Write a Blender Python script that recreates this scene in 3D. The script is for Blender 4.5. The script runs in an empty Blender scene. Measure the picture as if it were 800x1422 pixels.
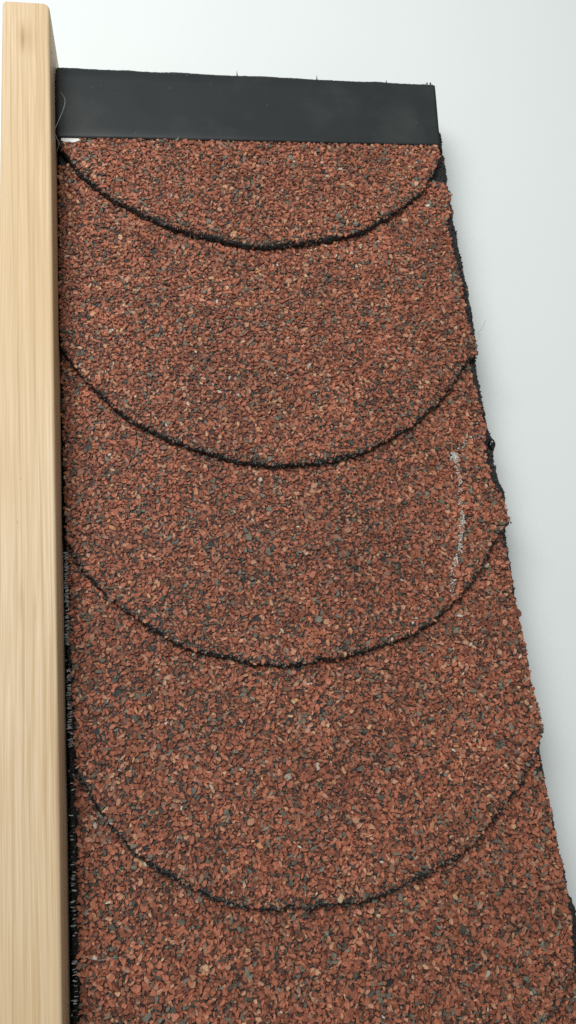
import bpy, bmesh, math
import numpy as np
from mathutils import Matrix, Vector
from mathutils.geometry import delaunay_2d_cdt

rng = np.random.default_rng(7)
scene = bpy.context.scene
col = scene.collection

# ------------------------------------------------------------------ camera
cd = bpy.data.cameras.new("camera")
cam = bpy.data.objects.new("camera", cd)
col.objects.link(cam)
cam.matrix_world = Matrix(((0.98367, 0.04918, -0.17311, -0.0889),
                           (-0.09253, 0.96327, -0.25209, -0.12946),
                           (0.15435, 0.26399, 0.95209, 0.50893),
                           (0, 0, 0, 1)))
cd.sensor_fit = 'VERTICAL'
cd.sensor_height = 36.0
cd.lens = 1068 / 1422 * 36.0
cd.clip_start = 0.01
cd.clip_end = 50
scene.camera = cam

# ------------------------------------------------------------------ room light
world = bpy.data.worlds.new("World")
scene.world = world
world.use_nodes = True
bg = world.node_tree.nodes["Background"]
bg.inputs["Color"].default_value = (0.98, 1.0, 0.99, 1)
bg.inputs["Strength"].default_value = 0.275

def area_lamp(name, loc, target, size, power, color):
    ld = bpy.data.lights.new(name, 'AREA')
    ld.shape = 'RECTANGLE'
    ld.size, ld.size_y = size
    ld.energy = power
    ld.color = color
    o = bpy.data.objects.new(name, ld)
    o.location = loc
    o.rotation_euler = (Vector(target) - Vector(loc)).to_track_quat('-Z', 'Y').to_euler()
    col.objects.link(o)
    return o

area_lamp("ceiling_lamp", (-0.55, 0.60, 1.35), (0.0, 0.1, 0.0), (0.9, 0.9), 23.6, (1.0, 0.995, 0.97))

vs = scene.view_settings
vs.view_transform = 'Standard'
vs.look = 'None'
vs.exposure = 0.0
vs.gamma = 1.0
vs.use_curve_mapping = False
scene.cycles.use_denoising = False
scene.cycles.max_bounces = 6

# ------------------------------------------------------------------ materials
def new_mat(name):
    m = bpy.data.materials.new(name)
    m.use_nodes = True
    nt = m.node_tree
    b = nt.nodes["Principled BSDF"]
    return m, nt, b

def nd(nt, t, **kw):
    n = nt.nodes.new(t)
    for k, v in kw.items():
        setattr(n, k, v)
    return n

def noise(nt, vec, scale, detail=4, rough=0.55):
    n = nd(nt, 'ShaderNodeTexNoise')
    n.inputs['Scale'].default_value = scale
    n.inputs['Detail'].default_value = detail
    n.inputs['Roughness'].default_value = rough
    if vec is not None:
        nt.links.new(vec, n.inputs['Vector'])
    return n.outputs['Fac']

def ramp(nt, fac, stops):
    r = nd(nt, 'ShaderNodeValToRGB')
    e = r.color_ramp.elements
    while len(e) < len(stops):
        e.new(0.5)
    for el, (p, c) in zip(e, stops):
        el.position = p
        el.color = (*c, 1) if len(c) == 3 else c
    nt.links.new(fac, r.inputs['Fac'])
    return r.outputs['Color']

def mixc(nt, fac, a, b, mode='MIX'):
    n = nd(nt, 'ShaderNodeMix', data_type='RGBA', blend_type=mode)
    def put(s, v):
        if hasattr(v, 'is_output'):
            nt.links.new(v, s)
        elif isinstance(v, (int, float)):
            s.default_value = v
        else:
            s.default_value = (*v, 1)
    put(n.inputs['Factor'], fac)
    put(n.inputs['A'], a)
    put(n.inputs['B'], b)
    return n.outputs['Result']

def objco(nt, scale=(1, 1, 1)):
    tc = nd(nt, 'ShaderNodeTexCoord')
    mp = nd(nt, 'ShaderNodeMapping')
    mp.inputs['Scale'].default_value = scale
    nt.links.new(tc.outputs['Object'], mp.inputs['Vector'])
    return mp.outputs['Vector']

def bump(nt, b, h, strength, dist):
    n = nd(nt, 'ShaderNodeBump')
    n.inputs['Strength'].default_value = strength
    n.inputs['Distance'].default_value = dist
    nt.links.new(h, n.inputs['Height'])
    nt.links.new(n.outputs['Normal'], b.inputs['Normal'])

def mat_table():
    m, nt, b = new_mat("white_laminate")
    v = objco(nt)
    c = mixc(nt, noise(nt, v, 9, 3), (0.775, 0.835, 0.83), (0.80, 0.85, 0.845))
    nt.links.new(c, b.inputs['Base Color'])
    b.inputs['Roughness'].default_value = 0.55
    b.inputs['Specular IOR Level'].default_value = 0.3
    bump(nt, b, noise(nt, v, 700, 2), 0.05, 0.0004)
    return m

def mat_bitumen():
    m, nt, b = new_mat("black_bitumen")
    v = objco(nt)
    c = ramp(nt, noise(nt, v, 420, 5, 0.65), [(0.35, (0.008, 0.009, 0.010)), (0.62, (0.015, 0.015, 0.015)), (0.8, (0.04, 0.037, 0.033))])
    nt.links.new(c, b.inputs['Base Color'])
    r = ramp(nt, noise(nt, v, 260, 3), [(0.3, (0.3,) * 3), (0.7, (0.6,) * 3)])
    nt.links.new(r, b.inputs['Roughness'])
    bump(nt, b, noise(nt, v, 900, 4, 0.6), 0.8, 0.0008)
    return m

def mat_granule(per_object=False):
    m, nt, b = new_mat("slate_granule_single" if per_object else "slate_granule")
    if per_object:
        a = nd(nt, 'ShaderNodeObjectInfo').outputs['Color']
    else:
        a = nd(nt, 'ShaderNodeAttribute', attribute_name='tint').outputs['Color']
    geo = nd(nt, 'ShaderNodeNewGeometry').outputs['Position']
    n1 = noise(nt, geo, 900, 3, 0.6)
    k = ramp(nt, n1, [(0.25, (0.72,) * 3), (0.75, (1.25,) * 3)])
    c = mixc(nt, 1.0, a, k, 'MULTIPLY')
    nt.links.new(c, b.inputs['Base Color'])
    b.inputs['Roughness'].default_value = 0.62
    b.inputs['Specular IOR Level'].default_value = 0.35
    bump(nt, b, noise(nt, geo, 1600, 3), 0.35, 0.0004)
    return m

def mat_strip():
    m, nt, b = new_mat("black_plastic_strip")
    v = objco(nt)
    base = mixc(nt, noise(nt, v, 22, 4), (0.018, 0.022, 0.024), (0.026, 0.031, 0.033))
    smudge = ramp(nt, noise(nt, v, 13, 5, 0.6), [(0.48, (0, 0, 0)), (0.74, (1, 1, 1))])
    c = mixc(nt, smudge, base, (0.046, 0.052, 0.049))
    vo = nd(nt, 'ShaderNodeTexVoronoi')
    vo.inputs['Scale'].default_value = 130
    nt.links.new(v, vo.inputs['Vector'])
    dot = ramp(nt, vo.outputs['Distance'], [(0.035, (1, 1, 1)), (0.075, (0, 0, 0))])
    gate = ramp(nt, noise(nt, v, 37, 2), [(0.52, (0, 0, 0)), (0.62, (1, 1, 1))])
    sp = mixc(nt, 1.0, dot, gate, 'MULTIPLY')
    c = mixc(nt, sp, c, (0.13, 0.14, 0.14))
    nt.links.new(c, b.inputs['Base Color'])
    r = ramp(nt, noise(nt, v, 30, 5), [(0.3, (0.42,) * 3), (0.7, (0.58,) * 3)])
    nt.links.new(r, b.inputs['Roughness'])
    b.inputs['Specular IOR Level'].default_value = 0.3
    bump(nt, b, noise(nt, v, 60, 4), 0.12, 0.001)
    return m

def mat_wood():
    m, nt, b = new_mat("planed_pine")
    # growth rings cut along the length: warped stripes across x, stretched along y
    v = objco(nt, (1, 0.012, 0.6))
    warp = objco(nt, (1, 0.35, 0.4))
    wob = nd(nt, 'ShaderNodeTexNoise')
    wob.inputs['Scale'].default_value = 12
    wob.inputs['Detail'].default_value = 2
    nt.links.new(warp, wob.inputs['Vector'])
    add = nd(nt, 'ShaderNodeVectorMath', operation='MULTIPLY_ADD')
    nt.links.new(wob.outputs['Color'], add.inputs[0])
    add.inputs[1].default_value = (0.006, 0.0, 0.0)
    nt.links.new(v, add.inputs[2])
    wv = add.outputs['Vector']
    wide = noise(nt, wv, 330, 3, 0.55)
    fine = noise(nt, wv, 1300, 3, 0.65)
    c = ramp(nt, wide, [(0.34, (0.47, 0.31, 0.155)), (0.45, (0.655, 0.49, 0.30)), (0.55, (0.76, 0.60, 0.41)), (0.64, (0.64, 0.475, 0.295)), (0.75, (0.775, 0.62, 0.435))])
    c = mixc(nt, 0.45, c, ramp(nt, fine, [(0.3, (0.53, 0.375, 0.205)), (0.7, (0.83, 0.68, 0.48))]))
    slow = noise(nt, objco(nt, (1, 0.6, 1)), 5.5, 2)
    c = mixc(nt, ramp(nt, slow, [(0.40, (0, 0, 0)), (0.62, (0.45,) * 3)]), c, (0.60, 0.415, 0.20))
    # faint knot streak near the top end and a few darker pitch flecks
    tc = nd(nt, 'ShaderNodeTexCoord')
    def streak(cx, cy, sx, sy):
        mp = nd(nt, 'ShaderNodeMapping')
        mp.vector_type = 'POINT'
        mp.inputs['Location'].default_value = (-cx / sx, -cy / sy, 0)
        mp.inputs['Scale'].default_value = (1 / sx, 1 / sy, 0)
        nt.links.new(tc.outputs['Object'], mp.inputs['Vector'])
        ln = nd(nt, 'ShaderNodeVectorMath', operation='LENGTH')
        nt.links.new(mp.outputs['Vector'], ln.inputs[0])
        return ln.outputs['Value']
    d = streak(-0.1635, 0.352, 0.0016, 0.016)
    c = mixc(nt, ramp(nt, d, [(0.0, (0.55,) * 3), (1.0, (0, 0, 0))]), c, (0.16, 0.10, 0.05))
    d = streak(-0.1615, 0.353, 0.009, 0.020)
    c = mixc(nt, ramp(nt, d, [(0.0, (0.4,) * 3), (1.0, (0, 0, 0))]), c, (0.40, 0.24, 0.10))
    for (cx, cy, sx, sy, k) in ((-0.1665, -0.052, 0.0011, 0.020, .5), (-0.1585, -0.058, 0.0009, 0.012, .35), (-0.1685, -0.005, .0006, .0015, .6), (-0.1665, 0.022, .0006, .0012, .6)):
        d = streak(cx, cy, sx, sy)
        c = mixc(nt, ramp(nt, d, [(0.0, (k,) * 3), (1.0, (0, 0, 0))]), c, (0.36, 0.23, 0.11))
    nt.links.new(c, b.inputs['Base Color'])
    b.inputs['Roughness'].default_value = 0.55
    b.inputs['Specular IOR Level'].default_value = 0.3
    bump(nt, b, fine, 0.12, 0.0005)
    return m

def mat_plain(name, c, rough=0.6):
    m, nt, b = new_mat(name)
    v = objco(nt)
    cc = mixc(nt, noise(nt, v, 300, 3), tuple(x * 0.88 for x in c), c)
    nt.links.new(cc, b.inputs['Base Color'])
    b.inputs['Roughness'].default_value = rough
    return m

M_TABLE, M_BIT, M_GRAN, M_GRAN1 = mat_table(), mat_bitumen(), mat_granule(), mat_granule(True)
M_STRIP, M_WOOD = mat_strip(), mat_wood()
M_BOARD = mat_plain("chipboard", (0.34, 0.25, 0.15), 0.8)
M_PAPER = mat_plain("white_paper", (0.85, 0.86, 0.84), 0.7)
M_THREAD = mat_plain("pale_thread", (0.34, 0.37, 0.36), 0.5)
M_HAIR = mat_plain("straw_fibre", (0.42, 0.42, 0.30), 0.5)

# ------------------------------------------------------------------ helpers
def obj(name, me, mat, parent=None, kind=None):
    o = bpy.data.objects.new(name, me)
    if mat and not me.materials:
        me.materials.append(mat)
    col.objects.link(o)
    if parent:
        o.parent = parent
    if kind:
        o["kind"] = kind
    return o

def tag(o, label, cat, group=None):
    o["label"] = label
    o["category"] = cat
    if group:
        o["group"] = group

def mesh_py(name, v, f, smooth=False):
    me = bpy.data.meshes.new(name)
    me.from_pydata([tuple(map(float, p)) for p in v], [], f)
    me.update()
    if smooth:
        me.polygons.foreach_set('use_smooth', [True] * len(me.polygons))
    return me

def wig(t, freq, seed):
    """smooth 1-D noise in -1..1"""
    r = np.random.default_rng(seed).uniform(-1, 1, 4096)
    x = np.asarray(t) * freq + 100
    i = np.floor(x).astype(int)
    f = x - i
    f = f * f * (3 - 2 * f)
    return r[i % 4096] * (1 - f) + r[(i + 1) % 4096] * f

def vnoise(x, y, freq, seed):
    r = np.random.default_rng(seed).uniform(-1, 1, (256, 256))
    X, Y = x * freq + 60, y * freq + 60
    i, j = np.floor(X).astype(int), np.floor(Y).astype(int)
    fx, fy = X - i, Y - j
    fx, fy = fx * fx * (3 - 2 * fx), fy * fy * (3 - 2 * fy)
    g = lambda a, b: r[a % 256, b % 256]
    return (g(i, j) * (1 - fx) + g(i + 1, j) * fx) * (1 - fy) + (g(i, j + 1) * (1 - fx) + g(i + 1, j + 1) * fx) * fy

def spline(pts, step):
    """Catmull-Rom through pts, resampled every step metres"""
    p = np.array(pts, float)
    p = np.vstack([2 * p[0] - p[1], p, 2 * p[-1] - p[-2]])
    out = []
    for i in range(1, len(p) - 2):
        t = np.linspace(0, 1, 24, endpoint=False)[:, None]
        a, b, c, d = p[i - 1], p[i], p[i + 1], p[i + 2]
        out.append(0.5 * (2 * b + (c - a) * t + (2 * a - 5 * b + 4 * c - d) * t ** 2 + (3 * b - a - 3 * c + d) * t ** 3))
    out.append(p[-2][None])
    return resample(np.vstack(out), step)

def resample(q, step):
    q = np.array(q, float)
    s = np.r_[0, np.cumsum(np.linalg.norm(np.diff(q, axis=0), axis=1))]
    n = max(2, int(s[-1] / step) + 1)
    t = np.linspace(0, s[-1], n)
    return np.column_stack([np.interp(t, s, q[:, k]) for k in range(q.shape[1])])

# ------------------------------------------------------------------ measured outlines (metres, x right, y up the panel)
ARC = [
 [(-0.1449, 0.287), (-0.139, 0.2761), (-0.1262, 0.2575), (-0.1075, 0.2392), (-0.0926, 0.2299), (-0.0701, 0.2165), (-0.0493, 0.2103), (-0.0318, 0.2057), (-0.0121, 0.2018), (0.0066, 0.2014), (0.0311, 0.2041), (0.0546, 0.2081), (0.0736, 0.2133), (0.0919, 0.2243), (0.1159, 0.2401), (0.1284, 0.2501), (0.1398, 0.2676), (0.1453, 0.2764)],
 [(-0.1455, 0.1284), (-0.1429, 0.1198), (-0.1283, 0.0984), (-0.1101, 0.0771), (-0.0895, 0.0615), (-0.0641, 0.0473), (-0.0453, 0.0399), (-0.0263, 0.0346), (0.005, 0.0317), (0.0262, 0.0335), (0.0485, 0.0373), (0.0713, 0.0455), (0.0958, 0.0587), (0.1187, 0.0757), (0.1332, 0.0945), (0.1433, 0.1058), (0.1536, 0.1138)],
 [(-0.1455, -0.0039), (-0.1414, -0.0159), (-0.1326, -0.0331), (-0.1147, -0.0534), (-0.0977, -0.0682), (-0.0806, -0.0802), (-0.0631, -0.0878), (-0.0455, -0.0937), (-0.024, -0.0986), (-0.0094, -0.0998), (0.0187, -0.0999), (0.0381, -0.0969), (0.0579, -0.0929), (0.0785, -0.0861), (0.0983, -0.0742), (0.117, -0.0589), (0.1346, -0.0402), (0.1457, -0.0245), (0.1562, -0.0168)],
 [(-0.1458, -0.1365), (-0.1440, -0.1442), (-0.135, -0.1629), (-0.1257, -0.1782), (-0.1116, -0.1962), (-0.0958, -0.2097), (-0.0783, -0.2218), (-0.0655, -0.2287), (-0.0525, -0.2341), (-0.036, -0.2378), (-0.0225, -0.2391), (-0.0012, -0.2414), (0.0208, -0.241), (0.0436, -0.2372), (0.0625, -0.2315), (0.082, -0.2245), (0.1026, -0.2136), (0.1194, -0.1994), (0.1342, -0.185), (0.1472, -0.1687), (0.1548, -0.155)],
 [(-0.1455, -0.2734), (-0.142, -0.2878), (-0.1239, -0.3143), (-0.0874, -0.3467), (-0.0347, -0.3686), (0.0133, -0.3716), (0.0656, -0.3579), (0.105, -0.3334), (0.1287, -0.3164), (0.1494, -0.2943)],
 [(-0.1455, -0.405), (0.0, -0.405), (0.155, -0.405)],
]
RIGHT = [
 [(0.1510, 0.3520), (0.1498, 0.2985), (0.1497, 0.286), (0.1453, 0.2764)],
 [(0.1473, 0.2658), (0.152, 0.2653), (0.1555, 0.2528), (0.1529, 0.2436), (0.148, 0.2272), (0.1488, 0.2094), (0.1501, 0.188), (0.1505, 0.1689), (0.1494, 0.147), (0.1528, 0.1297), (0.1536, 0.1138)],
 [(0.149, 0.1203), (0.1483, 0.1052), (0.1495, 0.085), (0.1507, 0.0692), (0.1523, 0.0585), (0.1481, 0.0432), (0.1481, 0.0307), (0.1482, 0.0183), (0.1501, 0.0071), (0.1558, -0.0006), (0.1567, -0.0137), (0.1562, -0.0168)],
 [(0.1507, -0.0202), (0.1515, -0.0279), (0.152, -0.0432), (0.1526, -0.0518), (0.1514, -0.0642), (0.153, -0.0791), (0.1537, -0.0951), (0.153, -0.1184), (0.1533, -0.1306), (0.1546, -0.1399), (0.1554, -0.1492), (0.1548, -0.155)],
 [(0.1511, -0.1556), (0.1511, -0.161), (0.1508, -0.1815), (0.1523, -0.1991), (0.1524, -0.2167), (0.153, -0.2337), (0.1534, -0.2507), (0.1526, -0.2669), (0.1494, -0.2943)],
 [(0.1510, -0.2943), (0.1530, -0.33), (0.155, -0.405)],
]
TOPL = [0.3520, 0.2720, 0.1320, 0.0000, -0.1300, -0.2650]      # where each shingle starts on the left
LEFT = [(-0.1436, 0.36), (-0.1448, 0.2252), (-0.1453, 0.0821), (-0.1440, -0.0158), (-0.1426, -0.0789), (-0.1415, -0.1622), (-0.1420, -0.2738), (-0.142, -0.41)]
UNDER_R = [(0.1575, 0.3640), (0.1560, 0.356), (0.1560, 0.340), (0.1575, 0.319), (0.1571, 0.2961), (0.1570, 0.2729), (0.1566, 0.2246), (0.1580, 0.1957), (0.1587, 0.1744), (0.1583, 0.1504), (0.1582, 0.1299), (0.1550, 0.1115), (0.1550, 0.0876), (0.1560, 0.0665), (0.1580, 0.0451), (0.1572, 0.0325), (0.1577, 0.0188), (0.1597, 0.0063), (0.1568, -0.0164), (0.1555, -0.0422), (0.1555, -0.0675), (0.1565, -0.0972), (0.1560, -0.1235), (0.1560, -0.1492), (0.1550, -0.1629), (0.1548, -0.1831), (0.1560, -0.201), (0.1565, -0.2206), (0.1573, -0.2377), (0.1576, -0.2545), (0.1612, -0.2641), (0.1610, -0.2915), (0.162, -0.41)]

ZT = -0.035                       # the white surface
ZB, T = 0.0120, 0.0054           # top of the underlay; shingle thickness
VS0 = [0.3714, 0.2014, 0.0317, -0.0999, -0.2414, -0.3716]      # y where the surface is one thickness up
VS1 = [0.2014, 0.0317, -0.0999, -0.2414, -0.3716, -0.52]
def ztop(k, v):
    s = (np.asarray(v) - VS0[k]) / (VS1[k] - VS0[k])
    return ZB + T + T * np.clip(s, -0.95, 1.3)

# ------------------------------------------------------------------ the surface it lies on
bm = bmesh.new()
bmesh.ops.create_grid(bm, x_segments=2, y_segments=2, size=1.6)
me = bpy.data.meshes.new("tabletop"); bm.to_mesh(me); bm.free()
obj("tabletop", me, M_TABLE, kind="structure").location.z = ZT

# ------------------------------------------------------------------ batten
def rounded_plan(x0, x1, y0, y1, r00, r10, r11, r01, seg=8):
    pts = []
    for (cx, cy, r, a0) in ((x0, y0, r00, 180), (x1, y0, r10, 270), (x1, y1, r11, 0), (x0, y1, r01, 90)):
        sx, sy = (1 if cx == x0 else -1), (1 if cy == y0 else -1)
        for i in range(seg + 1):
            a = math.radians(a0 + 90 * i / seg)
            pts.append((cx + sx * r + r * math.cos(a), cy + sy * r + r * math.sin(a)))
    return pts

def batten():
    root = bpy.data.objects.new("wooden_batten", None)
    root.location = (-0.162, 0.0, ZT)
    col.objects.link(root)
    tag(root, "pale planed pine batten lying along the left edge of the shingle panel", "wooden batten")
    h, rb = 0.0465, 0.0022
    plan = np.array(rounded_plan(-0.1775, -0.1474, -0.42, 0.3855, .003, .003, .0050, .0035))
    rt = plan[:, 0] > -0.162
    plan[~rt, 0] -= 0.0068 * np.clip((0.37 - plan[~rt, 1]) / 0.64, 0, 1.3)
    plan[rt, 0] += 0.0026 * np.clip((plan[rt, 1] + 0.27) / 0.64, -0.2, 1.05)
    V, F, n = [], [], len(plan)
    rings = [(ZT, 0.0)] + [(h - rb + rb * math.sin(a), rb * (1 - math.cos(a))) for a in np.linspace(0, math.pi / 2, 6)]
    nxt, prv = np.roll(plan, -1, 0), np.roll(plan, 1, 0)
    tg = nxt - prv
    nrm = np.column_stack([-tg[:, 1], tg[:, 0]]) / np.linalg.norm(tg, axis=1)[:, None]   # inward for a ccw outline
    for z, ins in rings:
        q = plan + nrm * ins
        V += [(x, y, z) for x, y in q]
    for r in range(len(rings) - 1):
        for i in range(n):
            j = (i + 1) % n
            F.append((r * n + i, r * n + j, (r + 1) * n + j, (r + 1) * n + i))
    F.append(tuple(range((len(rings) - 1) * n, len(rings) * n)))
    F.append(tuple(reversed(range(n))))
    me = mesh_py("wood_body", V, F)
    for p in me.polygons:
        p.use_smooth = len(p.vertices) == 4
    o = obj("wood_body", me, M_WOOD, root)
    o.location = (0.162, 0, -ZT)
    # raised splinters along the sawn right-hand arris
    V, F = [], []
    for i in range(46):
        y = rng.uniform(0.20, 0.372) if i < 34 else rng.uniform(-0.3, 0.2)
        z = rng.uniform(0.030, 0.0455)
        L, w = rng.uniform(.0006, .0022), rng.uniform(.00012, .0003)
        dx, dy = L * rng.uniform(.2, .7), L * rng.choice([-1, 1])
        x0 = -0.1475 + 0.0026 * (y + 0.27) / 0.64
        a = len(V)
        V += [(x0, y - w, z), (x0, y + w, z), (x0, y, z + w * 1.5), (x0 + dx, y + dy, z + rng.uniform(-.0004, .0006))]
        F += [(a, a + 1, a + 3), (a + 1, a + 2, a + 3), (a + 2, a, a + 3)]
    s = obj("splinters", mesh_py("splinters", V, F), M_WOOD, root, "stuff")
    s.location = (0.162, 0, -ZT)
batten()

# ------------------------------------------------------------------ roofing sample panel
panel = bpy.data.objects.new("roofing_sample_panel", None)
col.objects.link(panel)
tag(panel, "sample panel of red granulated scalloped roof shingles under a black strip", "shingle panel")

bm = bmesh.new()
bmesh.ops.create_cube(bm, size=1)
for v in bm.verts:
    v.co = Vector((((-0.1465 if v.co.y < 0 else -0.1440) if v.co.x < 0 else 0.1250), (-0.405 if v.co.y < 0 else 0.345), (ZT if v.co.z < 0 else 0.0080)))
bmesh.ops.bevel(bm, geom=bm.edges[:], offset=0.0006, segments=1, affect='EDGES')
me = bpy.data.meshes.new("backing_board"); bm.to_mesh(me); bm.free()
obj("backing_board", me, M_BOARD, panel)

def slab(name, outline, ztop_f, thick_f, mat, parent, seed, rough=0.0005, inset=0.0009):
    """sheet with a torn, lumpy rim: outline is a ccw loop of dense points"""
    P = np.array(outline)
    n = len(P)
    d = np.roll(P, -1, 0) - np.roll(P, 1, 0)
    nr = np.column_stack([d[:, 1], -d[:, 0]]) / (np.linalg.norm(d, axis=1)[:, None] + 1e-9)     # outward
    s = np.r_[0, np.cumsum(np.linalg.norm(np.diff(P, axis=0), axis=1))]
    V = []
    zt, th = ztop_f(P[:, 1]), thick_f(P[:, 1])
    lv = [(-inset, 0.00), (-0.35 * inset, -0.20), (0.08 * inset, -0.50), (0.05 * inset, -0.76), (-0.30 * inset, -1.0)]
    for r, (o, dz) in enumerate(lv):
        w = rough * (wig(s, 620, seed + r) * 0.8 + wig(s, 1500, seed + 31 + r) * 0.55) * (0.35 if r == 0 else 1)
        q = P + nr * (o + w)[:, None]
        z = zt + th * dz + (rough * 0.45 * wig(s, 900, seed + 57 + r) if 0 < r < 4 else 0)
        V.append(np.column_stack([q, z]))
    m = len(lv)
    V = np.vstack(V)
    F = []
    for r in range(m - 1):
        for i in range(n):
            j = (i + 1) % n
            F.append((r * n + i, (r + 1) * n + i, (r + 1) * n + j, r * n + j))
    # caps: constrained triangulation, sound even where the ragged rim crosses itself
    V = [tuple(p) for p in V]
    for ring, up in ((0, True), (m - 1, False)):
        pts = [Vector((V[ring * n + i][0], V[ring * n + i][1])) for i in range(n)]
        cv, _, cf, *_ = delaunay_2d_cdt(pts, [], [list(range(n))], 1, 1e-7)
        yy = np.array([p.y for p in cv])
        zz = ztop_f(yy) - (0 if up else thick_f(yy))
        b0 = len(V)
        V += [(p.x, p.y, float(z)) for p, z in zip(cv, zz)]
        for f in cf:
            a, b, c = (cv[i] for i in f[:3])
            ccw = (b - a).cross(c - a) > 0
            f = [b0 + i for i in f]
            F.append(tuple(f if ccw == up else f[::-1]))
    me = mesh_py(name, V, F)
    return obj(name, me, mat, parent)

# underlay: black bitumen felt with a ragged edge that looks out past the shingles
UR = np.array(UNDER_R)
UR[:, 0] -= np.interp(UR[:, 1], [-.03, 0.0, .2, .26, .33], [.0006, .0002, .0004, .0, .0])
ur = spline(UR, 0.0007)
t = np.arange(len(ur)) * 0.0007
ur[:, 0] += 0.0006 * wig(t, 300, 5) + 0.0007 * wig(t, 90, 6)
ul = resample([(-0.1468, -0.41), (-0.1442, 0.3630)], 0.0008)
ul[:, 0] += 0.0003 * wig(np.arange(len(ul)), 0.5, 9)
ut = resample([(-0.1442, 0.3630), (0.154, 0.3640)], 0.0008)
ut[:, 1] += 0.00012 * wig(np.arange(len(ut)), 0.25, 12) + 0.0008 * np.clip(wig(np.arange(len(ut)), 0.06, 13), 0, 1)
ub = resample([(0.162, -0.41), (-0.1466, -0.41)], 0.002)
loop = np.vstack([ub[1:-1], ul, ut[1:-1], ur])[::-1]
under = slab("felt_underlay", loop, lambda v: np.full(len(v), ZB), lambda v: np.full(len(v), 0.0038), M_BIT, panel, 100, 0.0004, 0.001)

# ---- shingles
def arr_interp(curve, axis, q):
    c = np.array(curve)
    o = np.argsort(c[:, axis])
    return np.interp(q, c[o, axis], c[o, 1 - axis])

arcs, rights = [], []
for k in range(6):
    a = spline(ARC[k], 0.0007)
    t = np.arange(len(a)) * 0.0007
    a[:, 1] += 0.0008 * wig(t, 110, 200 + k) + 0.0005 * wig(t, 330, 220 + k) + 0.0009 * wig(t, 35, 240 + k)
    r = resample(RIGHT[k], 0.0007)
    tr = np.arange(len(r)) * 0.0007
    w = np.clip(tr / 0.006, 0, 1) * np.clip((tr[-1] - tr) / 0.006, 0, 1)
    r[:, 0] += w * (0.0006 * wig(tr, 170, 260 + k) + 0.0005 * wig(tr, 420, 280 + k))
    arcs.append(a); rights.append(r)

def chip_mesh(name, x, y, z, L, W, H, yaw, pitch, roll, tint, seed):
    """merge many angular stone chips into one mesh; per-chip colour in 'tint'"""
    g = np.random.default_rng(seed)
    N = len(x)
    ang = (np.arange(6)[None] + g.uniform(-.33, .33, (N, 6))) * (math.pi / 3)
    rad = g.uniform(.66, 1.12, (N, 6))
    ca, sa = np.cos(ang) * rad, np.sin(ang) * rad
    ts = g.uniform(.66, .9, (N, 1))
    ox, oy = g.uniform(-.12, .12, (N, 1)), g.uniform(-.12, .12, (N, 1))
    lo = np.stack([ca, sa, np.full((N, 6), -.5)], -1)
    hi = np.stack([ca * ts + ox, sa * ts + oy, .5 + g.uniform(-.22, .22, (N, 6))], -1)
    p = np.concatenate([lo, hi], 1)
    p *= np.stack([L / 2, W / 2, H], -1)[:, None, :]
    cy, sy, cp, sp, cr, sr = np.cos(yaw), np.sin(yaw), np.cos(pitch), np.sin(pitch), np.cos(roll), np.sin(roll)
    R = np.empty((N, 3, 3))
    R[:, 0, 0] = cy * cp; R[:, 0, 1] = cy * sp * sr - sy * cr; R[:, 0, 2] = cy * sp * cr + sy * sr
    R[:, 1, 0] = sy * cp; R[:, 1, 1] = sy * sp * sr + cy * cr; R[:, 1, 2] = sy * sp * cr - cy * sr
    R[:, 2, 0] = -sp; R[:, 2, 1] = cp * sr; R[:, 2, 2] = cp * cr
    p = np.einsum('nij,nkj->nki', R, p) + np.stack([x, y, z], -1)[:, None, :]
    quads = np.array([[i, (i + 1) % 6, 6 + (i + 1) % 6, 6 + i] for i in range(6)])
    tris = np.array([[6, 7, 8], [6, 8, 9], [6, 9, 10], [6, 10, 11]])
    base = (np.arange(N) * 12)[:, None]
    li = np.concatenate([(base + quads.ravel()[None]), (base + tris.ravel()[None])], 1).ravel()
    tot = np.tile(np.r_[np.full(6, 4), np.full(4, 3)], N)
    st = np.r_[0, np.cumsum(tot)[:-1]]
    me = bpy.data.meshes.new(name)
    me.vertices.add(N * 12); me.loops.add(len(li)); me.polygons.add(len(tot))
    me.vertices.foreach_set('co', p.ravel().astype(np.float32))
    me.loops.foreach_set('vertex_index', li.astype(np.int32))
    me.polygons.foreach_set('loop_start', st.astype(np.int32))
    me.polygons.foreach_set('use_smooth', np.zeros(len(tot), bool))
    me.update(calc_edges=True)
    at = me.attributes.new('tint', 'FLOAT_COLOR', 'POINT')
    c = np.repeat(np.column_stack([tint, np.ones(N)]), 12, 0)
    at.data.foreach_set('color', c.ravel().astype(np.float32))
    return me

def lerp(a, b, t):
    return np.array(a)[None] * (1 - t[:, None]) + np.array(b)[None] * t[:, None]

def tints(n, g, grey_p):
    u = g.random(n)
    t = g.random(n)
    c = lerp((0.218, 0.074, 0.043), (0.455, 0.164, 0.094), t)                       # brick reds
    m = g.random(n) < 0.13
    c[m] = lerp((0.090, 0.040, 0.028), (0.200, 0.080, 0.052), t)[m]                # dark maroon
    m = g.random(n) < 0.11
    c[m] = lerp((0.17, 0.088, 0.058), (0.36, 0.195, 0.130), t)[m]                  # dull brown
    m = g.random(n) < 0.075
    c[m] = lerp((0.42, 0.225, 0.14), (0.52, 0.265, 0.165), t)[m]                      # salmon
    m = u < grey_p
    c[m] = lerp((0.055, 0.051, 0.040), (0.190, 0.181, 0.140), t)[m]         # grey-green slate
    m = (u > .978)
    c[m] = lerp((0.48, 0.22, 0.10), (0.56, 0.37, 0.22), t)[m]                     # ochre and tan
    m = (u > .9975)
    c[m] = lerp((0.40, 0.36, 0.29), (0.58, 0.52, 0.43), t)[m]
    return c

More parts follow.
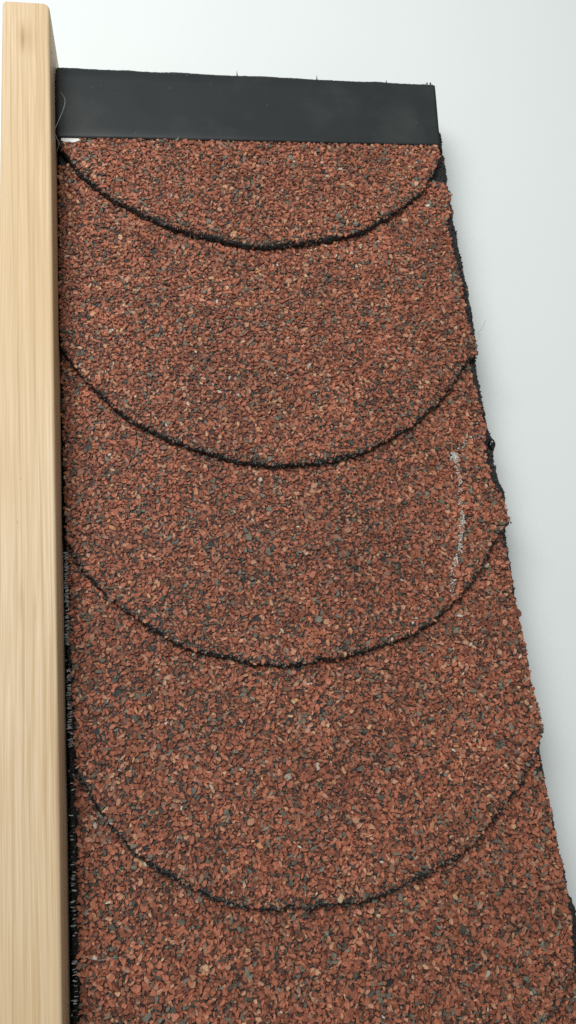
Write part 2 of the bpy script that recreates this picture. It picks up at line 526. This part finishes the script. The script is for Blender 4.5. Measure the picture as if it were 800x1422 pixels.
CHALK = [(0.1474, 0.0493), (0.1354, 0.0497), (0.1300, 0.0420), (0.1232, 0.0339), (0.1240, 0.0240), (0.1249, 0.0177), (0.1229, 0.0047), (0.121, -0.0108), (0.118, -0.026), (0.1137, -0.0369), (0.1088, -0.0456), (0.1072, -0.0553), (0.1047, -0.065)]
CH = resample(CHALK, 0.0008)
CHW = 0.0017 + 0.0008 * wig(np.arange(len(CH)), 0.12, 71)
CHS = np.clip(0.60 + 0.8 * wig(np.arange(len(CH)), 0.30, 72), 0, 1)

CHS[:22] *= .3

# shared chip shapes for the largest single granules
VAR = []
for i in range(10):
    g = np.random.default_rng(900 + i)
    one = np.ones(1)
    me = chip_mesh("granule", 0 * one, 0 * one, 0 * one, one, one, 0.5 * one, 0 * one, 0 * one, 0 * one, np.ones((1, 3)), 900 + i)
    me.materials.append(M_GRAN1)
    VAR.append(me)

gb = np.random.default_rng(31)
BALD = (gb.uniform(-.14, .15, 46), gb.uniform(-.32, .28, 46), gb.uniform(.0010, .0026, 46))

def scatter(k, spacing, keep, jit, g):
    xs = np.arange(-0.150, 0.165, spacing)
    y1 = min(TOPL[k], 0.297) + .004
    y0 = max(arcs[k][:, 1].min(), -0.345)
    ys = np.arange(y0 - .002, y1 + .002, spacing)
    X, Y = np.meshgrid(xs, ys)
    X = X + (np.arange(len(ys)) % 2)[:, None] * spacing * .5
    x, y = X.ravel(), Y.ravel()
    m = g.random(len(x)) < keep
    x, y = x[m], y[m]
    x = x + g.normal(0, jit * spacing, len(x)); y = y + g.normal(0, jit * spacing, len(y))
    lo = arr_interp(arcs[k], 0, x)
    rt = np.where(y > rights[k][:, 1].min(), arr_interp(rights[k], 1, y), arr_interp(arcs[k], 0, x) * 0 + 0.16)
    lf = arr_interp(LEFT, 1, y) + 0.0006 * wig(y, 260, 300 + k)
    tp = np.interp(x, [-0.146, 0.15], [TOPL[k], RIGHT[k][0][1]])
    sl = (arr_interp(arcs[k], 0, x + .002) - arr_interp(arcs[k], 0, x - .002)) / .004
    rim = ((0.0012, .0013, .0014, .0021, .0010, .001)[k] + 0.0011 * wig(x, 160, 320 + k) + 0.0008 * wig(x, 420, 330 + k)) * np.minimum(np.sqrt(1 + sl ** 2), 3) * np.interp(x, [0.06, 0.13], [1.0, 0.55])
    ok = (y > lo + rim) & (x < rt - 0.0005) & (x > lf + .0005) & (y < tp - .0008)
    if k == 0:
        ok &= (y < 0.2917 + .005 * (x + .144) / .295) & ~((x < -.1285) & (y > .2862 + np.clip(x + .1375, 0, 1) * .3))
    else:
        ok &= y < arr_interp(arcs[k - 1], 0, x) + 0.0045
    bx, by, br = BALD
    for i in range(len(bx)):
        ok &= np.hypot(x - bx[i], y - by[i]) > br[i]
    return x[ok], y[ok], (y - lo)[ok]

def shingle(k):
    a, r = arcs[k], rights[k]
    top_l = (arr_interp(LEFT, 1, np.array([TOPL[k]]))[0], TOPL[k])
    # ccw: along the arc left to right, up the right edge, back along the top, down the left
    left = resample([top_l, tuple(np.array([arr_interp(LEFT, 1, np.array([a[0, 1]]))[0], a[0, 1]]))], 0.0008)
    left = np.column_stack([arr_interp(LEFT, 1, left[:, 1]) + 0.0004 * wig(left[:, 1], 400, 340 + k), left[:, 1]])
    a2 = a[a[:, 0] > left[-1, 0] + .0004]
    loop = np.vstack([a2, r[::-1][1:], resample([tuple(r[0]), top_l], 0.002)[1:-1], left[:-1]])
    o = slab("shingle", loop, lambda v: ztop(k, v), lambda v: np.minimum(T, ztop(k, v) - ZB + 0.0002), M_BIT, panel, 400 + 10 * k, 0.00060, 0.0017)
    g = np.random.default_rng(500 + k)
    parts = []
    #            spacing keep  size        layer height
    for (sp, keep, lm, ls, z0, z1) in ((0.00155, .98, .0024, .0006, .0000, .0003), (0.0023, .96, .0034, .0008, .0003, .0009), (0.0034, .82, .0046, .0010, .0006, .0013)):
        x, y, d = scatter(k, sp, keep, .30, g)
        n = len(x)
        L = np.clip(g.normal(lm, ls, n), .0014, .0068)
        L *= np.where(d < .004, .8, 1)
        W = L * g.uniform(.38, .74, n)
        H = np.clip(L * g.uniform(.17, .30, n), .0006, .0012)
        z = ztop(k, y) + g.uniform(z0, z1, n)
        gp = 0.105 + 0.07 * vnoise(x, y, 70, 41) + 0.05 * vnoise(x, y, 220, 42) + np.where(d < .006, .16, 0)
        c = tints(n, g, gp)
        if lm < .003:
            c = c * np.array([.72, .66, .62])[None]          # the fine grit underneath is a darker maroon
        c = c * (1 + .13 * vnoise(x, y, 24, 51) + .09 * vnoise(x, y, 75, 52))[:, None]      # uneven mix of the batch
        parts.append(np.column_stack([x, y, z, L, W, H, c]))
    A = np.vstack(parts)
    if k == 2:                                                     # chalky scuff on the third shingle
        D = np.linalg.norm(A[:, None, :2] - CH[None], axis=2)
        j = D.argmin(1); dm = D[np.arange(len(A)), j]
        p = np.clip(1.25 - dm / CHW[j], 0, 1) * CHS[j]
        p = np.maximum(p, np.clip(1.3 - np.hypot(A[:, 0] - .1236, A[:, 1] - .0352) / .0032, 0, 1))
        hit = g.random(len(A)) < p * .6
        A[hit, 6:9] = A[hit, 6:9] * .2 + np.array([.70, .68, .62])[None] * .8 * g.uniform(.4, .9, hit.sum())[:, None]
    N = len(A)
    yaw = g.uniform(0, 2 * math.pi, N)
    pit, rol = g.normal(0, .13, N), g.normal(0, .15, N)
    # the largest chips become granules of their own
    vis = np.where((A[:, 1] > -0.30) & (A[:, 0] > -.138), A[:, 3] * (A[:, 2] - ztop(k, A[:, 1]) > .0009), 0)
    big = np.argsort(-vis)[:60] if k < 5 else np.array([], int)
    mask = np.ones(N, bool); mask[big] = False
    me = chip_mesh("granules", *A[mask, :6].T, yaw[mask], pit[mask], rol[mask], A[mask, 6:9], 600 + k)
    obj("granules", me, M_GRAN, o, "stuff")
    for i in big:
        q = bpy.data.objects.new("granule", VAR[int(g.integers(10))])
        q.location = A[i, :3]
        q.rotation_euler = (rol[i], pit[i], yaw[i])
        q.scale = (A[i, 3], A[i, 4], A[i, 5] * 2)
        q.color = (*A[i, 6:9], 1)
        q.parent = o
        col.objects.link(q)
    if k == 2:                                                     # chalk powder caught on the tops of the chips
        n = 1000
        j = g.integers(0, len(CH), n)
        keep = g.random(n) < CHS[j] * .8 + .04
        w = CHW[j] * .48
        x = CH[j, 0] + g.normal(0, 1, n) * w + .0010 * wig(CH[j, 1], 300, 73); y = CH[j, 1] + g.normal(0, .0006, n)
        x[:110] = .1236 + g.normal(0, .0012, 110); y[:110] = .0352 + g.normal(0, .0016, 110); keep[:110] = True
        L = .0004 + .0016 * g.random(n) ** 1.5
        z = ztop(2, y) + g.uniform(.0009, .0017, n)
        c = lerp((.34, .32, .28), (.72, .71, .67), g.random(n))
        q = [v[keep] for v in (x, y, z, L, L * .7, L * .35, g.uniform(0, 6.3, n), g.normal(0, .3, n), g.normal(0, .3, n), c)]
        obj("chalk_scuff", chip_mesh("chalk_scuff", *q, 801), M_GRAN, o, "stuff")
    # crumbs of bitumen and stone sticking to the cut edge
    E = np.vstack([a2, r[::-4]])
    n = int(len(E) * 0.65)
    idx = g.integers(0, len(E), n)
    x = E[idx, 0] + g.normal(0, .0004, n); y = E[idx, 1] + g.normal(0.0004, .0005, n)
    L = .0006 + .0026 * g.random(n) ** 2.2
    z = ztop(k, y) - g.uniform(-.0003, .8, n) * T * .8
    z = np.maximum(z, ZB + .0004)
    c = lerp((.010, .011, .011), (.105, .105, .092), g.random(n) ** 2.6)
    m = g.random(n) < .14
    c[m] = tints(n, g, .2)[m] * .8
    n2 = int(len(a2) * 0.5)                                        # stone dust and grit on the bare lip
    i2 = g.integers(0, len(a2), n2)
    x2 = a2[i2, 0] + g.normal(0, .0004, n2); y2 = a2[i2, 1] + g.uniform(.0004, .0030, n2)
    L2 = .0006 + .0026 * g.random(n2) ** 1.8
    c2 = lerp((.018, .018, .018), (.20, .185, .155), g.random(n2) ** 1.5)
    m = g.random(n2) < .16
    c2[m] = tints(n2, g, .3)[m] * .75
    x, y, L, c = np.r_[x, x2], np.r_[y, y2], np.r_[L, L2], np.vstack([c, c2])
    z = np.r_[z, ztop(k, y2) + g.uniform(-.0002, .0005, n2)]
    n = len(x)
    me = chip_mesh("edge_crumbs", x, y, z, L, L * g.uniform(.5, .9, n), L * .45, g.uniform(0, 6.3, n), g.normal(0, .3, n), g.normal(0, .3, n), c, 700 + k)
    obj("edge_crumbs", me, M_GRAN, o, "stuff")
    if k == 2:
        o["label"] = "shingle with a white chalky scuff line near its right edge"
    return o
shingles = [shingle(k) for k in range(6)]

# crumbs along the felt's ragged edges, plus painted glints by the batten
g = np.random.default_rng(77)
E = ur
n = 5200
idx = g.integers(0, len(E), n)
x = E[idx, 0] - .0005 - g.random(n) ** 1.4 * .011; y = E[idx, 1]
z = ZB + np.where(x > E[idx, 0] - .0008, g.uniform(-.0024, .0005, n), g.uniform(-.0003, .0006, n))
xl = g.uniform(-.1464, -.1422, 1800); yl = g.uniform(-.34, .28, 1800)
x = np.r_[x, xl]; y = np.r_[y, yl]; z = np.r_[z, ZB + g.uniform(-.0002, .0010, 1800)]
n = len(x)
L = .0006 + .0017 * g.random(n) ** 2
c = lerp((.009, .010, .011), (.07, .070, .064), g.random(n) ** 2)
m = (x > 0) & (g.random(n) < .10)
c[m] = tints(n, g, .2)[m] * .8
m = (x < 0) & (g.random(n) < np.where((y < -.025) & (y > -.135), .30, .06))
c[m] = lerp((.16, .17, .17), (.42, .44, .44), g.random(n))[m]  # some left-hand crumbs coloured pale to imitate glints off the bitumen
ns = 300                                                            # pale slivers: glints of shiny bitumen beside the batten, put in as colour
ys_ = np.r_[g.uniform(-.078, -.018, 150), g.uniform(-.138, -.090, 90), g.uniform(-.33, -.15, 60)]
yaw = np.r_[g.uniform(0, 6.3, n), g.normal(0, .12, ns)]
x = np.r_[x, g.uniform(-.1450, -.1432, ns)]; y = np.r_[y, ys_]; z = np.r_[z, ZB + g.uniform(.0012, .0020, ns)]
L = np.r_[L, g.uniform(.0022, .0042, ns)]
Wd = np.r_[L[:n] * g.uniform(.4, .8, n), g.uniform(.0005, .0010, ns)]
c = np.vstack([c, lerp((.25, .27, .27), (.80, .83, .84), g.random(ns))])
n = len(x)
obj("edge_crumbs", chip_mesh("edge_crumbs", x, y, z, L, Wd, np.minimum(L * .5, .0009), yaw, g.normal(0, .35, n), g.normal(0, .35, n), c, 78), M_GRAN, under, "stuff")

# tarry blob squeezed out under the third shingle
bm = bmesh.new()
bmesh.ops.create_icosphere(bm, subdivisions=4, radius=1)
for v in bm.verts:
    p = v.co
    f = 1 + .16 * math.sin(3.1 * p.x + 1) * math.sin(2.7 * p.y) + .08 * math.sin(6 * p.z + 4 * p.x)
    v.co = Vector((0.1556 + p.x * f * .0027, 0.0452 + p.y * f * .0040, ZB + .0012 + p.z * f * .0026))
me = bpy.data.meshes.new("bitumen_blob"); bm.to_mesh(me); bm.free()
me.polygons.foreach_set('use_smooth', [True] * len(me.polygons))
mb, nt, b = new_mat("wet_bitumen")
b.inputs['Base Color'].default_value = (.008, .009, .012, 1)
b.inputs['Roughness'].default_value = .16
bump(nt, b, noise(nt, objco(nt), 500, 3), .3, .0006)
obj("bitumen_blob", me, mb, panel)

# black cover strip along the top
def cover_strip():
    nx, prof = 120, []
    ys = np.linspace(0, 1, 16)
    V, F = [], []
    zo = lambda v: ztop(0, v) + 0.0024
    rows = []
    for i in range(nx + 1):
        t = i / nx
        yt = 0.3535 + 0.0012 * t + 0.0004 * wig(np.array([t]), 14, 3)[0] + 0.00028 * wig(np.array([t]), 70, 4)[0]
        yb = 0.2905 + 0.0050 * t + 0.00012 * wig(np.array([t]), 12, 8)[0]
        xt = -0.1441 + t * (0.1555 + 0.1441)
        xb = -0.1443 + t * (0.1506 + 0.1443)
        # section: back top edge, top face, rolled front lip, underside
        sec = [(1.0, -.0016), (1.0, -.0004), (0.992, 0.0)]
        sec += [(u, 0.00025 * math.sin(3 * u + 5 * t)) for u in (.85, .7, .55, .4, .25, .12, .06)]
        sec += [(0.030, -.00005), (0.012, -.0004), (0.002, -.0010), (0.0, -.0017), (0.006, -.0024), (0.03, -.0022), (0.5, -.0018)]
        row = []
        for (u, dz) in sec:
            y = yb + (yt - yb) * u
            x = xb + (xt - xb) * u
            row.append(len(V)); V.append((x, y, zo(y) + dz))
        rows.append(row)
    m = len(rows[0])
    for i in range(nx):
        for j in range(m):
            jj = (j + 1) % m
            F.append((rows[i][j], rows[i][jj], rows[i + 1][jj], rows[i + 1][j]))
    F.append(tuple(rows[0][::-1])); F.append(tuple(rows[-1]))
    me = mesh_py("cover_strip", V, F)
    bm = bmesh.new(); bm.from_mesh(me)
    bmesh.ops.recalc_face_normals(bm, faces=bm.faces[:])
    bm.to_mesh(me); bm.free()
    for p in me.polygons:
        p.use_smooth = len(p.vertices) == 4
    return obj("cover_strip", me, M_STRIP, panel)
cover_strip()

# ------------------------------------------------------------------ small loose things
def tube(name, pts, r, mat, taper=False, flat=1.0):
    p = spline(pts, 0.0008)
    n, s = len(p), 6
    V, F = [], []
    for i in range(n):
        d = p[min(i + 1, n - 1)] - p[max(i - 1, 0)]
        d /= np.linalg.norm(d)
        u = np.cross(d, (0, 0, 1.0)); u /= np.linalg.norm(u) + 1e-9
        w = np.cross(u, d)
        rr = r * (1 - .7 * abs(2 * i / (n - 1) - 1) ** 2 if taper else 1)
        for q in range(s):
            a = 2 * math.pi * q / s
            V.append(p[i] + u * rr * math.cos(a) + w * rr * flat * math.sin(a))
    for i in range(n - 1):
        for q in range(s):
            F.append((i * s + q, i * s + (q + 1) % s, (i + 1) * s + (q + 1) % s, (i + 1) * s + q))
    F.append(tuple(range(s))[::-1]); F.append(tuple(range((n - 1) * s, n * s)))
    return obj(name, mesh_py(name, V, F, True), mat)

zs = lambda v: float(ztop(0, v)) + 0.0024 + 0.0003
o = tube("loose_thread", [(-0.1408, 0.3305, zs(.33)), (-0.1378, 0.3240, zs(.324)), (-0.1388, 0.3160, zs(.316)), (-0.1420, 0.3060, zs(.306)), (-0.1455, 0.2945, zs(.294) + .0006), (-0.1442, 0.2890, zs(.289) + .0005), (-0.1425, 0.2835, zs(.2835) + .0002), (-0.1445, 0.2790, .0206)], 0.00034, M_THREAD, taper=True, flat=.5)
tag(o, "thin pale thread hooked over the left end of the black strip", "thread")
o = tube("stray_fibre", [(0.1560, 0.1255, .0160), (0.1590, 0.1300, .0168), (0.1575, 0.1325, .0170), (0.1610, 0.1350, .0175), (0.1650, 0.1420, .0180)], 0.00016, M_HAIR)
tag(o, "fine straw-coloured fibre sticking out of the panel's right edge", "fibre")
o = tube("pale_hair", [(-0.1395, -0.2475, .0216), (-0.135, -0.2500, .0222), (-0.129, -0.2515, .0224), (-0.122, -0.2512, .0222), (-0.1165, -0.2525, .0218)], 0.00010, M_THREAD)
tag(o, "fine pale hair lying on red granules near the batten's lower end", "hair")

# little spikes of torn felt above the strip
for (cx, h) in ((-0.0055, .0042), (0.0595, .0034), (0.118, .0022)):
    y0 = 0.3632
    V = [(cx - .0006, y0, ZB - .001), (cx + .0006, y0, ZB - .001), (cx, y0, ZB + .0006), (cx - .0004, y0 + h, ZB + .0008)]
    sp = obj("torn_tuft", mesh_py("torn_tuft", V, [(0, 1, 2), (0, 3, 1), (1, 3, 2), (2, 3, 0)]), M_BIT, under)

# scrap of white paper under the strip's left corner
V, F = [], []
pts = [(-0.1415, 0.2930), (-0.1260, 0.2935), (-0.1270, 0.2896), (-0.1320, 0.2872), (-0.1365, 0.2866), (-0.1412, 0.2885)]
n = len(pts)
for dz in (0.0, 0.0003):
    V += [(x, y, float(ztop(0, y)) + .0004 + dz) for x, y in pts]
F = [tuple(range(n))[::-1], tuple(range(n, 2 * n))] + [(i, (i + 1) % n, n + (i + 1) % n, n + i) for i in range(n)]
o = obj("paper_scrap", mesh_py("paper_scrap", V, F), M_PAPER)
tag(o, "tiny white paper scrap peeking out below the black strip's left corner", "paper scrap")
